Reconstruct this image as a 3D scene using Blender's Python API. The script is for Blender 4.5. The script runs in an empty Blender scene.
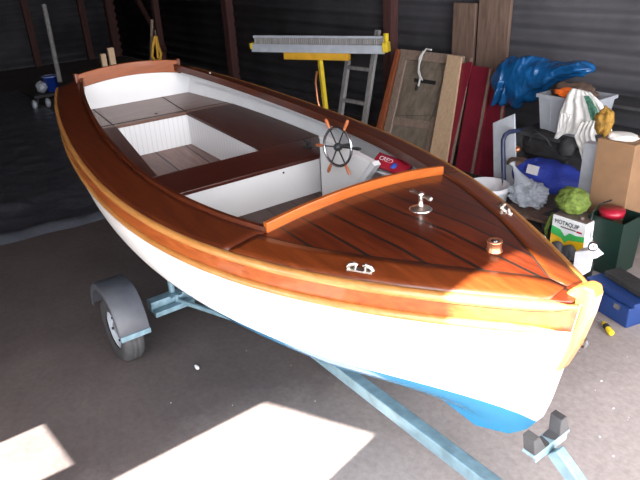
import bpy, bmesh, math, random
from mathutils import Vector, Matrix, noise
random.seed(7)
SC = bpy.context.scene
COL = SC.collection

# ------------------------------------------------------------------ camera
CX, CY, CZ, YAW, PIT, ROL, FPX = 4.8986, -1.7314, 2.3801, 2.5191, -0.44, -0.0531, 610.87
_d = Vector((math.cos(YAW)*math.cos(PIT), math.sin(YAW)*math.cos(PIT), math.sin(PIT)))
_r = Vector((math.sin(YAW), -math.cos(YAW), 0)); _u = _r.cross(_d)
_r2 = _r*math.cos(ROL) + _u*math.sin(ROL); _u2 = -_r*math.sin(ROL) + _u*math.cos(ROL)
cam = bpy.data.cameras.new('camera'); cam.sensor_width = 36; cam.lens = 36*FPX/640; cam.clip_end = 200
co = bpy.data.objects.new('camera', cam); COL.objects.link(co)
m = Matrix((_r2, _u2, -_d)).transposed().to_4x4(); m.translation = Vector((CX, CY, CZ)); co.matrix_world = m
SC.camera = co

def at(u, v, y):
    """world point on the vertical plane y seen along a photo direction (used to survey the place)"""
    k = _d + _r2*((u-320)/FPX) - _u2*((v-240)/FPX)
    t = (y-CY)/k.y
    return Vector((CX, CY, CZ)) + k*t
def atz(u, v, z):
    k = _d + _r2*((u-320)/FPX) - _u2*((v-240)/FPX)
    return Vector((CX, CY, CZ)) + k*((z-CZ)/k.z)

# ------------------------------------------------------------------ light
w = bpy.data.worlds.new('sky'); SC.world = w; w.use_nodes = True
bg = w.node_tree.nodes['Background']; bg.inputs[0].default_value = (0.95, 0.965, 1.0, 1); bg.inputs[1].default_value = 2.6
SUN_T = 0.70
sl = bpy.data.lights.new('sun', 'SUN'); sl.energy = 17; sl.angle = math.radians(0.6); sl.color = (1, 0.95, 0.87)
so = bpy.data.objects.new('sun', sl); COL.objects.link(so)
so.rotation_euler = Vector((0, 1, -SUN_T)).to_track_quat('-Z', 'Y').to_euler(); so.location = (3, -12, 9)
def portal(loc, rot, sx, sy):
    l = bpy.data.lights.new('doorway_daylight', 'AREA'); l.shape = 'RECTANGLE'; l.size = sx; l.size_y = sy
    l.cycles.is_portal = True
    o = bpy.data.objects.new('doorway_daylight', l); COL.objects.link(o); o.location = loc
    o.rotation_euler = Vector(rot).to_track_quat('-Z', 'Y').to_euler()
portal((7.45, 0.2, 2.3), (-1, 0, 0), 6.2, 4.6)
portal((5.86, -3.35, 2.3), (0, 1, 0), 3.1, 4.6)  # sky portal at the added front doorway
SC.view_settings.view_transform = 'Standard'; SC.view_settings.look = 'None'
SC.view_settings.exposure = 1.9; SC.view_settings.gamma = 1.0; SC.view_settings.use_curve_mapping = False

# ------------------------------------------------------------------ materials
def nt(name):
    mt = bpy.data.materials.new(name); mt.use_nodes = True
    return mt, mt.node_tree, mt.node_tree.nodes['Principled BSDF']
def col4(c): return (c[0], c[1], c[2], 1)
def plain(name, c, rough=.5, metal=0, coat=0, var=.12, scale=8, bump=0, trans=0, alpha=1, bscale=None):
    mt, t, b = nt(name); N = t.nodes; K = t.links
    tc = N.new('ShaderNodeTexCoord'); no = N.new('ShaderNodeTexNoise'); no.inputs['Scale'].default_value = scale; no.inputs['Detail'].default_value = 5
    K.new(tc.outputs['Object'], no.inputs['Vector'])
    cr = N.new('ShaderNodeValToRGB'); e = cr.color_ramp.elements
    e[0].position = .3; e[1].position = .7
    e[0].color = col4([x*(1-var) for x in c]); e[1].color = col4([min(1, x*(1+var)) for x in c])
    K.new(no.outputs['Fac'], cr.inputs['Fac']); K.new(cr.outputs['Color'], b.inputs['Base Color'])
    b.inputs['Roughness'].default_value = rough; b.inputs['Metallic'].default_value = metal
    b.inputs['Coat Weight'].default_value = coat; b.inputs['Coat Roughness'].default_value = .06
    b.inputs['Transmission Weight'].default_value = trans; b.inputs['Alpha'].default_value = alpha
    if bump:
        n2 = N.new('ShaderNodeTexNoise'); n2.inputs['Scale'].default_value = bscale or scale*4; n2.inputs['Detail'].default_value = 6
        K.new(tc.outputs['Object'], n2.inputs['Vector'])
        bu = N.new('ShaderNodeBump'); bu.inputs['Strength'].default_value = bump; bu.inputs['Distance'].default_value = .02
        K.new(n2.outputs['Fac'], bu.inputs['Height']); K.new(bu.outputs['Normal'], b.inputs['Normal'])
    return mt
def wood(name, c1, c2, rough=.35, coat=.0, stretch=(1.2, 16, 16), seam=None, seamw=.006, seamc=(.012, .008, .006), rot=0, off=0.0, bump=.0):
    """wood with grain along x (or turned by rot); seam = plank pitch across the grain"""
    mt, t, b = nt(name); N = t.nodes; K = t.links
    ge = N.new('ShaderNodeTexCoord'); mp = N.new('ShaderNodeMapping'); mp.inputs['Rotation'].default_value = (0, 0, rot)
    K.new(ge.outputs['Object'], mp.inputs['Vector'])
    m2 = N.new('ShaderNodeMapping'); m2.inputs['Scale'].default_value = stretch; K.new(mp.outputs['Vector'], m2.inputs['Vector'])
    no = N.new('ShaderNodeTexNoise'); no.inputs['Scale'].default_value = 2.2; no.inputs['Detail'].default_value = 8; no.inputs['Roughness'].default_value = .65; no.inputs['Distortion'].default_value = .3
    K.new(m2.outputs['Vector'], no.inputs['Vector'])
    cr = N.new('ShaderNodeValToRGB'); e = cr.color_ramp.elements; e[0].position = .32; e[1].position = .68; e[0].color = col4(c1); e[1].color = col4(c2)
    K.new(no.outputs['Fac'], cr.inputs['Fac']); out = cr.outputs['Color']
    if seam:
        sx = N.new('ShaderNodeSeparateXYZ'); K.new(mp.outputs['Vector'], sx.inputs[0])
        def mth(op, a, bv=None):
            n = N.new('ShaderNodeMath'); n.operation = op
            if isinstance(a, (int, float)): n.inputs[0].default_value = a
            else: K.new(a, n.inputs[0])
            if bv is not None:
                if isinstance(bv, (int, float)): n.inputs[1].default_value = bv
                else: K.new(bv, n.inputs[1])
            return n.outputs[0]
        ya = mth('ADD', sx.outputs['Y'], off+50*seam); q = mth('DIVIDE', ya, seam)
        fr = mth('FRACT', q); lt = mth('LESS_THAN', fr, seamw/seam)
        fl = mth('FLOOR', q); wn = N.new('ShaderNodeTexWhiteNoise'); wn.noise_dimensions = '1D'; K.new(fl, wn.inputs['W'])
        v = mth('MULTIPLY_ADD', wn.outputs['Value'], .35); t.nodes[-1].inputs[2].default_value = .82
        hs = N.new('ShaderNodeHueSaturation'); K.new(v, hs.inputs['Value']); K.new(out, hs.inputs['Color'])
        mx = N.new('ShaderNodeMix'); mx.data_type = 'RGBA'; K.new(lt, mx.inputs['Factor']); K.new(hs.outputs['Color'], mx.inputs['A']); mx.inputs['B'].default_value = col4(seamc)
        out = mx.outputs['Result']
    K.new(out, b.inputs['Base Color'])
    b.inputs['Roughness'].default_value = rough; b.inputs['Coat Weight'].default_value = coat; b.inputs['Coat Roughness'].default_value = .07
    if bump:
        bu = N.new('ShaderNodeBump'); bu.inputs['Strength'].default_value = bump; bu.inputs['Distance'].default_value = .01
        K.new(no.outputs['Fac'], bu.inputs['Height']); K.new(bu.outputs['Normal'], b.inputs['Normal'])
    return mt
M = {}
MAH1, MAH2 = (.085, .016, .006), (.20, .042, .012)
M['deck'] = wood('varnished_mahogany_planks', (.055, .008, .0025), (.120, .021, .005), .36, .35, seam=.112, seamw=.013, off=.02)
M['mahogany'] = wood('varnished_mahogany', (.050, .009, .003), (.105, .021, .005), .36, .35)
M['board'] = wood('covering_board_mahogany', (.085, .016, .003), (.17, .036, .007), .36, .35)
M['coam'] = wood('coaming_mahogany', (.34, .070, .007), (.46, .115, .014), .4, .3, stretch=(16, 1.5, 16))  # same mahogany as the decks; its lit face is put into the paler colour
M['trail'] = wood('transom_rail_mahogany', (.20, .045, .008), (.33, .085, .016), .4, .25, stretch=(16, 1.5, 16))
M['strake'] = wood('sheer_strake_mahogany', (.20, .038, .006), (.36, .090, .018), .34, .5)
M['bead'] = wood('varnished_pine', (.31, .125, .028), (.46, .215, .062), .38, .4)
M['stem'] = wood('varnished_stem_wood', (.30, .105, .022), (.44, .18, .045), .35, .6, stretch=(14, 14, 1.5))
M['seat'] = wood('dark_seat_boards', (.036, .010, .007), (.068, .019, .013), .5, .06)
M['tseat'] = wood('dark_thwart_boards', (.040, .007, .004), (.075, .014, .007), .36, .3, stretch=(14, 1.5, 14))
M['aseat'] = wood('aft_seat_boards', (.12, .060, .042), (.18, .095, .068), .36, .4, stretch=(14, 1.5, 14))  # same wood as the benches, paler so the sky's reflection is in the colour
M['sole'] = wood('sole_boards', (.045, .022, .017), (.085, .045, .035), .5, .1, seam=.19, seamw=.012, off=.05)
M['well'] = wood('well_boards', (.15, .085, .068), (.24, .145, .12), .45, .1, seam=.25, seamw=.012, off=.07)
M['seam'] = plain('black_caulking', (.012, .008, .006), .6)
M['white'] = plain('white_gloss_paint', (.80, .80, .80), .25, 0, .4, .03, 3)
M['inner'] = plain('white_inner_paint', (.74, .75, .77), .45, 0, 0, .05, 5)
M['rubber'] = plain('black_rubber', (.06, .058, .06), .75, 0, 0, .2, 20, .2)
M['fender'] = plain('grey_plastic', (.075, .078, .092), .45, 0, 0, .15, 12)
M['galv'] = plain('galvanised_steel', (.22, .34, .40), .45, .35, 0, .25, 14)
M['chrome'] = plain('chrome', (.70, .66, .60), .34, 1, 0, .1, 30)
M['steel'] = plain('stainless_steel', (.55, .57, .6), .25, 1, 0, .1, 30)
M['dark'] = plain('dark_metal', (.03, .03, .033), .5, .3)
M['black'] = plain('black_fabric', (.022, .021, .022), .85, 0, 0, .3, 14, .4)
M['dgrey'] = plain('dark_grey', (.045, .045, .048), .7, 0, 0, .3, 10)
M['yellow'] = plain('yellow_paint', (.75, .55, .03), .4)
M['amber'] = plain('amber_paint', (.70, .38, .03), .45)
M['railgrey'] = plain('pale_grey_metal', (.50, .54, .60), .4, .2)
M['greywood'] = wood('weathered_grey_wood', (.20, .19, .19), (.40, .39, .38), .8, 0, (14, 14, 1.5))
M['pine'] = wood('pale_pine_board', (.50, .34, .21), (.64, .46, .30), .6, 0, (14, 14, 1.5))
M['frame'] = wood('brown_frame_wood', (.21, .15, .115), (.34, .26, .21), .55, .1, (14, 14, 1.5))
M['cabred'] = wood('reddish_frame_wood', (.22, .06, .025), (.34, .10, .04), .5, .1, (14, 14, 1.5))
M['ply'] = wood('grey_brown_plywood', (.14, .115, .088), (.27, .22, .17), .7, 0, (5, 5, 2))
M['maroon'] = plain('maroon_paint', (.20, .016, .032), .4, 0, .1, .12, 6)
M['timber'] = wood('rough_brown_timber', (.12, .075, .055), (.22, .145, .11), .8, 0, (14, 14, 1.5))
M['post'] = wood('dark_red_timber', (.055, .02, .018), (.10, .038, .034), .8, 0, (14, 14, 1.5))
M['tarp'] = plain('blue_tarpaulin', (.008, .09, .26), .25, 0, .3, .3, 6, .5, bscale=14)
M['crate'] = plain('grey_crate_plastic', (.35, .37, .41), .5)
M['orange'] = plain('orange_rubber', (.85, .16, .02), .5)
M['brownc'] = plain('brown_cloth', (.11, .07, .05), .9, 0, 0, .3, 14, .4)
M['cloth'] = plain('white_cloth', (.80, .80, .77), .9, 0, 0, .10, 9, .3)
M['print'] = plain('green_print', (.07, .20, .14), .9, 0, 0, .6, 60)
M['panel'] = plain('white_panel', (.60, .64, .70), .5)
M['navy'] = plain('dark_blue_tube', (.03, .04, .09), .4)
M['blue'] = plain('blue_bag_fabric', (.025, .05, .36), .65, 0, 0, .25, 7, .5)
M['label'] = plain('white_label', (.7, .7, .72), .6)
M['bucket'] = plain('white_bucket_plastic', (.78, .79, .82), .4)
M['card'] = plain('brown_cardboard', (.24, .135, .07), .85, 0, 0, .1)
M['ochre'] = plain('ochre_glove', (.26, .14, .02), .85, 0, 0, .5, 12, .4)
M['green'] = plain('green_net', (.13, .19, .03), .8, 0, 0, .35, 18, .8, bscale=40)
M['dgreen'] = plain('dark_green_plastic', (.004, .020, .014), .45)
M['cangreen'] = plain('can_green', (.05, .42, .10), .35)
M['canyellow'] = plain('can_yellow', (.72, .42, .01), .35)
M['canwhite'] = plain('can_white', (.72, .74, .74), .35)
M['canblack'] = plain('can_black', (.02, .02, .025), .35)
M['canlid'] = plain('can_lid', (.16, .12, .11), .5, .3)
M['red'] = plain('red_plastic', (.36, .01, .03), .35, 0, .2)
M['blueprint'] = plain('bright_blue_print', (.03, .12, .6), .4)
M['toolblue'] = plain('blue_toolbox', (.012, .04, .16), .45)
M['copper'] = plain('copper', (.62, .25, .13), .3, .8)
M['cord'] = plain('white_cord', (.68, .68, .66), .8)
M['sheet'] = plain('black_plastic_sheet', (.075, .083, .10), .28, 0, .0, .2, 3, .9, bscale=7)
M['corr'] = plain('dark_corrugated_sheet', (.050, .048, .055), .8, 0, 0, .45, 1.2)
M['bucketblue'] = plain('blue_bucket_plastic', (.015, .06, .42), .4)
M['handle'] = wood('varnished_handles', (.35, .09, .03), (.5, .15, .05), .35, .5)

def hull_paint():
    mt, t, b = nt('hull_paint'); N = t.nodes; K = t.links
    ge = N.new('ShaderNodeNewGeometry'); sx = N.new('ShaderNodeSeparateXYZ'); K.new(ge.outputs['Position'], sx.inputs[0])
    a = N.new('ShaderNodeMath'); a.operation = 'MULTIPLY_ADD'; K.new(sx.outputs['X'], a.inputs[0]); a.inputs[1].default_value = .1226; K.new(sx.outputs['Z'], a.inputs[2])
    l = N.new('ShaderNodeMath'); l.operation = 'LESS_THAN'; K.new(a.outputs[0], l.inputs[0]); l.inputs[1].default_value = .70 + .1226*3.89
    mx = N.new('ShaderNodeMix'); mx.data_type = 'RGBA'; K.new(l.outputs[0], mx.inputs['Factor'])
    mx.inputs['A'].default_value = (.82, .79, .765, 1); mx.inputs['B'].default_value = (.02, .19, .36, 1)
    K.new(mx.outputs['Result'], b.inputs['Base Color']); b.inputs['Roughness'].default_value = .25; b.inputs['Coat Weight'].default_value = .4; b.inputs['Coat Roughness'].default_value = .05
    return mt
M['hull'] = hull_paint()
def bead_paint():
    """white boards with narrow vertical grooves across y"""
    mt, t, b = nt('white_beadboard'); N = t.nodes; K = t.links
    tc = N.new('ShaderNodeTexCoord'); sx = N.new('ShaderNodeSeparateXYZ'); K.new(tc.outputs['Object'], sx.inputs[0])
    s = N.new('ShaderNodeMath'); s.operation = 'ADD'; K.new(sx.outputs['X'], s.inputs[0]); K.new(sx.outputs['Y'], s.inputs[1])
    d = N.new('ShaderNodeMath'); d.operation = 'MULTIPLY'; K.new(s.outputs[0], d.inputs[0]); d.inputs[1].default_value = 26
    f = N.new('ShaderNodeMath'); f.operation = 'FRACT'; K.new(d.outputs[0], f.inputs[0])
    p = N.new('ShaderNodeMath'); p.operation = 'GREATER_THAN'; K.new(f.outputs[0], p.inputs[0]); p.inputs[1].default_value = .14
    bu = N.new('ShaderNodeBump'); bu.inputs['Distance'].default_value = .004; bu.inputs['Strength'].default_value = .6; K.new(p.outputs[0], bu.inputs['Height']); K.new(bu.outputs['Normal'], b.inputs['Normal'])
    mx = N.new('ShaderNodeMix'); mx.data_type = 'RGBA'; K.new(p.outputs[0], mx.inputs['Factor']); mx.inputs['A'].default_value = (.66, .66, .67, 1); mx.inputs['B'].default_value = (.78, .78, .79, 1)
    K.new(mx.outputs['Result'], b.inputs['Base Color']); b.inputs['Roughness'].default_value = .4
    return mt
M['beadboard'] = bead_paint()
def concrete():
    mt, t, b = nt('concrete_floor'); N = t.nodes; K = t.links
    tc = N.new('ShaderNodeTexCoord')
    def nz(s, d): 
        n = N.new('ShaderNodeTexNoise'); n.inputs['Scale'].default_value = s; n.inputs['Detail'].default_value = d; n.inputs['Roughness'].default_value = .7; K.new(tc.outputs['Object'], n.inputs['Vector']); return n
    a = nz(1.3, 10); c = nz(28, 6)
    cr = N.new('ShaderNodeValToRGB'); e = cr.color_ramp.elements; e[0].position = .3; e[1].position = .72; e[0].color = (.080, .063, .061, 1); e[1].color = (.135, .108, .103, 1); K.new(a.outputs['Fac'], cr.inputs['Fac'])
    c2 = N.new('ShaderNodeValToRGB'); e = c2.color_ramp.elements; e[0].position = .3; e[1].position = .7; e[0].color = (.7, .7, .7, 1); e[1].color = (1.15, 1.15, 1.15, 1); K.new(c.outputs['Fac'], c2.inputs['Fac'])
    mx = N.new('ShaderNodeMix'); mx.data_type = 'RGBA'; mx.blend_type = 'MULTIPLY'; mx.inputs['Factor'].default_value = .6; K.new(cr.outputs['Color'], mx.inputs['A']); K.new(c2.outputs['Color'], mx.inputs['B'])
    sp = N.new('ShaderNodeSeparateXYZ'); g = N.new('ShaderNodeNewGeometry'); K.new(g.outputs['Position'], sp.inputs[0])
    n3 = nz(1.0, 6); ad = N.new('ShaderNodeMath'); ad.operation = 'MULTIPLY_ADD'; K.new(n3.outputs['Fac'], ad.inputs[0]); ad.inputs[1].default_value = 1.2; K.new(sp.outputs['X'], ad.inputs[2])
    mr = N.new('ShaderNodeMapRange'); mr.inputs['From Min'].default_value = 2.8; mr.inputs['From Max'].default_value = 4.3; K.new(ad.outputs[0], mr.inputs['Value'])  # concrete painted paler towards the doorway, putting daylight falloff into the colour
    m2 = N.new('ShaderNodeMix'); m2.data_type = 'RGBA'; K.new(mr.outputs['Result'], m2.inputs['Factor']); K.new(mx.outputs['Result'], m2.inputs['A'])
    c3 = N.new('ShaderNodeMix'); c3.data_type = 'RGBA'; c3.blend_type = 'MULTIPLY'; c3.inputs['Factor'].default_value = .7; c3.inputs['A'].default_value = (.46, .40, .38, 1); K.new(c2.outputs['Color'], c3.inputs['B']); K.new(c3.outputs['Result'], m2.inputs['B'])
    K.new(m2.outputs['Result'], b.inputs['Base Color']); b.inputs['Roughness'].default_value = .85
    bu = N.new('ShaderNodeBump'); bu.inputs['Strength'].default_value = .35; bu.inputs['Distance'].default_value = .006; K.new(c.outputs['Fac'], bu.inputs['Height']); K.new(bu.outputs['Normal'], b.inputs['Normal'])
    return mt
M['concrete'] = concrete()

# ------------------------------------------------------------------ mesh helpers
class B:
    def __init__(s): s.v = []; s.f = []; s.sm = []
    def add(s, vs, fs, smooth=False):
        n = len(s.v); s.v += [Vector(p) for p in vs]; s.f += [tuple(i+n for i in f) for f in fs]; s.sm += [smooth]*len(fs); return s
    def box(s, c, sz, rot=None):
        R = rot or Matrix.Identity(3); c = Vector(c)
        vs = [c + R @ Vector((x*sz[0]/2, y*sz[1]/2, z*sz[2]/2)) for x in (-1, 1) for y in (-1, 1) for z in (-1, 1)]
        return s.add(vs, [(0, 1, 3, 2), (4, 6, 7, 5), (0, 4, 5, 1), (2, 3, 7, 6), (0, 2, 6, 4), (1, 5, 7, 3)])
    def bar(s, a, b, wd, th, up=(0, 0, 1)):
        a = Vector(a); b = Vector(b); x = (b-a).normalized(); y = Vector(up).cross(x)
        if y.length < 1e-4: y = Vector((0, 1, 0)).cross(x)
        y.normalize(); z = x.cross(y); R = Matrix((x, y, z)).transposed()
        return s.box((a+b)/2, ((b-a).length, wd, th), R)
    def prism(s, pts, vec):
        n = len(pts); vec = Vector(vec); vs = [Vector(p) for p in pts] + [Vector(p)+vec for p in pts]
        return s.add(vs, [tuple(range(n-1, -1, -1)), tuple(range(n, 2*n))] + [(i, (i+1) % n, n+(i+1) % n, n+i) for i in range(n)])
    def grid(s, rows, smooth=True, close=False):
        n = len(rows[0]); vs = [p for r in rows for p in r]; fs = []
        for i in range(len(rows)-1):
            for j in range(n-1 if not close else n):
                k = (j+1) % n; fs.append((i*n+j, i*n+k, (i+1)*n+k, (i+1)*n+j))
        return s.add(vs, fs, smooth)
    def tube(s, pts, r, seg=10, caps=True):
        pts = [Vector(p) for p in pts]; rr = r if isinstance(r, (list, tuple)) else [r]*len(pts)
        rows = []; prev = None
        for i, p in enumerate(pts):
            d = (pts[min(i+1, len(pts)-1)] - pts[max(i-1, 0)]).normalized()
            if prev is None:
                a = d.orthogonal().normalized()
            else:
                a = (prev - d*prev.dot(d)).normalized()
            prev = a; b2 = d.cross(a)
            rows.append([p + (a*math.cos(2*math.pi*k/seg) + b2*math.sin(2*math.pi*k/seg))*rr[i] for k in range(seg)])
        s.grid(rows, True, True)
        if caps:
            s.add(rows[0], [tuple(range(seg-1, -1, -1))]); s.add(rows[-1], [tuple(range(seg))])
        return s
    def lathe(s, prof, c, axis=(0, 0, 1), seg=24, smooth=True):
        ax = Vector(axis).normalized(); a = ax.orthogonal().normalized(); b2 = ax.cross(a); c = Vector(c)
        rows = [[c + ax*h + (a*math.cos(2*math.pi*k/seg) + b2*math.sin(2*math.pi*k/seg))*max(r, 1e-4) for k in range(seg)] for r, h in prof]
        return s.grid(rows, smooth, True)
    def blob(s, c, sz, rough=.2, freq=2.0, sub=4, seed=0, flat=None):
        bm = bmesh.new(); bmesh.ops.create_icosphere(bm, subdivisions=sub, radius=1)
        vs = []
        for v in bm.verts:
            n = noise.noise(v.co*freq + Vector((seed*7.3, seed, 0))) + .5*noise.noise(v.co*freq*2.3 + Vector((seed, 3, 1)))
            p = v.co*(1+rough*n); p = Vector((p.x*sz[0], p.y*sz[1], p.z*sz[2]))
            if flat is not None and p.z < -flat: p.z = -flat
            vs.append(Vector(c)+p)
        bm.verts.index_update(); fs = [tuple(v.index for v in f.verts) for f in bm.faces]; bm.free()
        return s.add(vs, fs, True)

def obj(name, b, mat, parent=None, bevel=0, solid=0, sub=0):
    me = bpy.data.meshes.new(name)
    off = parent['_o'] if parent is not None else (0, 0, 0)
    off = Vector(off); org = Vector((0, 0, 0)) if parent is not None else None
    if org is None:
        xs = [v.x for v in b.v]; ys = [v.y for v in b.v]; zs = [v.z for v in b.v]
        off = Vector(((min(xs)+max(xs))/2, (min(ys)+max(ys))/2, min(zs)))
    me.from_pydata([v-off for v in b.v], [], b.f); me.update()
    bm = bmesh.new(); bm.from_mesh(me); bmesh.ops.recalc_face_normals(bm, faces=bm.faces); bm.to_mesh(me); bm.free()
    for p, sflag in zip(me.polygons, b.sm): p.use_smooth = sflag
    me.materials.append(M[mat] if isinstance(mat, str) else mat)
    o = bpy.data.objects.new(name, me); COL.objects.link(o)
    if parent is not None:
        o.parent = parent; o['_o'] = tuple(off)
    else:
        o.location = off; o['_o'] = tuple(off)
    if solid: md = o.modifiers.new('solid', 'SOLIDIFY'); md.thickness = solid; md.offset = 0
    if bevel: md = o.modifiers.new('bevel', 'BEVEL'); md.width = bevel; md.segments = 2; md.limit_method = 'ANGLE'
    if sub: md = o.modifiers.new('sub', 'SUBSURF'); md.levels = sub; md.render_levels = sub
    return o
def thing(name, label, cat, loc, group=None):
    o = bpy.data.objects.new(name, None); COL.objects.link(o); o.location = loc; o['_o'] = tuple(loc); o.empty_display_size = .1
    return tag(o, label, cat, group)
def tag(o, label, cat, group=None, kind=None):
    o['label'] = label; o['category'] = cat
    if group: o['group'] = group
    if kind: o['kind'] = kind
    return o
def struct(name, b, mat, parent=None, **k):
    o = obj(name, b, mat, parent, **k)
    if parent is None: o['kind'] = 'structure'
    return o
def text(name, s, size, origin, xdir, zdir, mat, parent, depth=.001, sx=1):
    cu = bpy.data.curves.new('t', 'FONT'); cu.body = s; cu.size = size; cu.extrude = depth; cu.align_x = 'CENTER'; cu.align_y = 'CENTER'
    to = bpy.data.objects.new('t', cu); COL.objects.link(to); bpy.context.view_layer.update()
    me = bpy.data.meshes.new_from_object(to.evaluated_get(bpy.context.evaluated_depsgraph_get())); bpy.data.objects.remove(to)
    x = Vector(xdir).normalized(); y = Vector(zdir).normalized(); z = x.cross(y)
    R = Matrix((x*sx, y, z)).transposed(); off = Vector(parent['_o'])
    for v in me.vertices: v.co = R @ v.co + Vector(origin) - off
    me.materials.clear(); me.materials.append(M[mat]); me.name = name
    o = bpy.data.objects.new(name, me); COL.objects.link(o); o.parent = parent; o['_o'] = tuple(off); return o

# ------------------------------------------------------------------ the shed
YB, XL, XR, YF, ZC = 4.45, -13.0, 7.6, -3.4, 4.9
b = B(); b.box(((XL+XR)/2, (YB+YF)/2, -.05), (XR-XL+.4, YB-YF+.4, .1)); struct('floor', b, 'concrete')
def corr(p0, p1, z0, z1, nrm, amp=.026, pitch=.19):
    p0 = Vector(p0); p1 = Vector(p1); n = Vector(nrm); rows = []; N = int((z1-z0)/pitch*10)
    for i in range(N+1):
        z = z0+(z1-z0)*i/N; a = amp*math.sin(2*math.pi*(z-z0)/pitch)
        rows.append([Vector((p.x, p.y, z)) + n*a for p in (p0, p1)])
    return B().grid(rows)
struct('wall_back', corr((XL, YB, 0), (XR, YB, 0), 0, ZC, (0, -1, 0)), 'corr', solid=.01)
struct('wall_left', corr((XL, YF, 0), (XL, YB, 0), 0, ZC, (1, 0, 0)), 'corr', solid=.01)
# door end: wide open doorway between two returns
b = B(); b.box((XR, YB-.65, ZC/2), (.12, 1.3, ZC)); b.box((XR, YF+.1, ZC/2), (.12, .5, ZC)); b.box((XR, (YB+YF)/2, ZC-.15), (.12, YB-YF, .3)); struct('wall_right', b, 'corr')
b = B(); b.box(((XL+XR)/2, (YB+YF)/2, ZC+.05), (XR-XL+.4, YB-YF+.4, .1)); struct('ceiling', b, 'post')
# unseen front wall; doorway added for bounce light, openings cut to aim sunbeams
def zof(z, y): return z + (y-YF)*SUN_T
holes = [  # x0, x1, zlow, ztop_left, ztop_right
    (1.69, 2.12, .55, zof(0, -1.42), zof(0, -1.38)),
    (2.36, 2.97, .75, zof(0, -.34), zof(0, -.03), .50),
    (3.66, 4.10, zof(1.25, -.50), zof(1.3, .16), zof(1.3, .16)),
    (4.32, 7.4, 0.0, 4.6, 4.6)]
b = B(); x = XL
def slab(poly): b.prism([(p[0], YF-.04, p[1]) for p in poly], (0, .08, 0))
for hh in holes:
    x0, x1, zl, za, zb = hh[:5]; dx = hh[5] if len(hh) > 5 else 0
    slab([(x, 0), (x0, 0), (x0, ZC), (x, ZC)])
    if zl > 0: slab([(x0, 0), (x1, 0), (x1, zl), (x0, zl)])
    if dx: cut = (x1+dx, zl, x1, zb)
    else: cut = None
    slab([(x0, za), (x1, zb), (x1, ZC), (x0, ZC)])
    x = x1
    if cut:
        slab([(x1, 0), (cut[0], 0), (cut[0], zl), (x1, zl)]); slab([(cut[0], 0), (cut[0]+.002, 0), (cut[0]+.002, ZC), (cut[0], ZC)])
        slab([(x1, zb), (cut[0], zl), (cut[0], ZC), (x1, ZC)]); x = cut[0]
slab([(x, 0), (XR, 0), (XR, ZC), (x, ZC)])
struct('wall_front', b, 'corr')
b = B(); b.box((XL+.1, YB-.1, ZC/2), (.25, .25, ZC)); b.box((XL, YF, ZC/2), (.3, .3, ZC)); struct('trim_9', b, 'post')  # corner posts added to close the light leak where the walls meet
# timber posts and rails carried by the back wall
for i, (x, wd, dp) in enumerate([(-9.75, .16, .14), (-6.25, .20, .16), (-1.65, .16, .14), (3.2, .16, .14)]):
    b = B(); b.box((x, YB-.09, ZC/2), (wd, dp, ZC)); struct('trim_%d' % (i+1), b, 'post', bevel=.008)
b = B(); b.bar((-12.0, YB-.06, 2.6), (-9.6, YB-.06, .4), .10, .10, (0, 1, 0)); struct('trim_5', b, 'post')
for i, y in enumerate((-.3, 2.2, 3.6)):
    b = B(); b.box((XL+.09, y, ZC/2), (.12, .16, ZC)); struct('trim_%d' % (i+6), b, 'post')

# ------------------------------------------------------------------ the boat: shape functions (metres; bow towards +x, nose down on its trailer)
L = 4.0
def poly(xs, ys, x):
    r = 0
    for i in range(len(xs)):
        t = ys[i]
        for j in range(len(xs)):
            if j != i: t *= (x-xs[j])/(xs[i]-xs[j])
        r += t
    return r
def hb(x): return poly([0, .8, 1.6, 2.4, 3.2, 4.0], [.550, .766, .8626, .8189, .5489, .040], x)
def hz(x): return poly([0, 1.32, 2.64, 4.0], [1.5477, 1.3798, 1.2757, 1.2860], x)
SLP = -.1226
def seatz(x): return 1.1517 + SLP*(x-1.70)
def solez(x): return .8906 + SLP*(x-1.70)
WD = .186
def wlz(x): return .70 + SLP*(x-3.89)
def keelz(x): return wlz(x) - .27 + (.03*max(0, x-3.0))
def camber(x, y):
    h = max(hb(x), .02); return .072*min(1, h/.45)*max(0, 1-(y/h)**2)
def dz(x, y): return hz(x) + camber(x, y)
STEM = [(1.30, 4.0), (1.13, 3.975), (.96, 3.935), (.80, 3.91), (.70, 3.885), (.63, 3.845), (.55, 3.77), (.46, 3.60)]
def xe(z):
    if z >= STEM[0][0]: return STEM[0][1]
    for (z1, x1), (z0, x0) in zip(STEM, STEM[1:]):
        if z >= z0: return x0 + (x1-x0)*(z-z0)/(z1-z0)
    return STEM[-1][1]
def hullp(s, t, side, ins=0.0):
    zb = 1.293 + (.46-1.293)*t; xb = xe(zb)
    x = s*xb; xs_ = s*L
    zk = keelz(x); z = hz(xs_) + (zk-hz(xs_))*t
    if s < .25: n, mm = 1.9+1.1*s/.25, 1.6+.4*s/.25
    elif s < .80: n, mm = 3.0+.5*math.sin((s-.25)/.55*math.pi), 2.0
    else: q = (s-.80)/.20; n, mm = 3.0-1.75*q, 2.0-.75*q
    pr = max(0, 1-t**n)**(1/mm)
    y = max(hb(xs_)*pr, .022 if s > .5 else .022)
    if ins: y = max(y-ins, .001); z = z + ins*(t**3)
    return Vector((x, side*y, z))
SS = [i/60 for i in range(61)]; TT = [i/28 for i in range(29)]
boat = thing('motor_launch', 'white wooden launch with varnished mahogany decks and blue bottom, standing on a trailer', 'boat', (2.0, 0, .62))
b = B()
for sd in (-1, 1): b.grid([[hullp(s, t, sd) for t in TT] for s in SS])
b.grid([[hullp(s, 1, sd) for sd in (-1, 1)] for s in SS]); b.grid([[hullp(1, t, sd) for sd in (-1, 1)] for t in TT])
obj('hull', b, 'hull', boat)
b = B()
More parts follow.
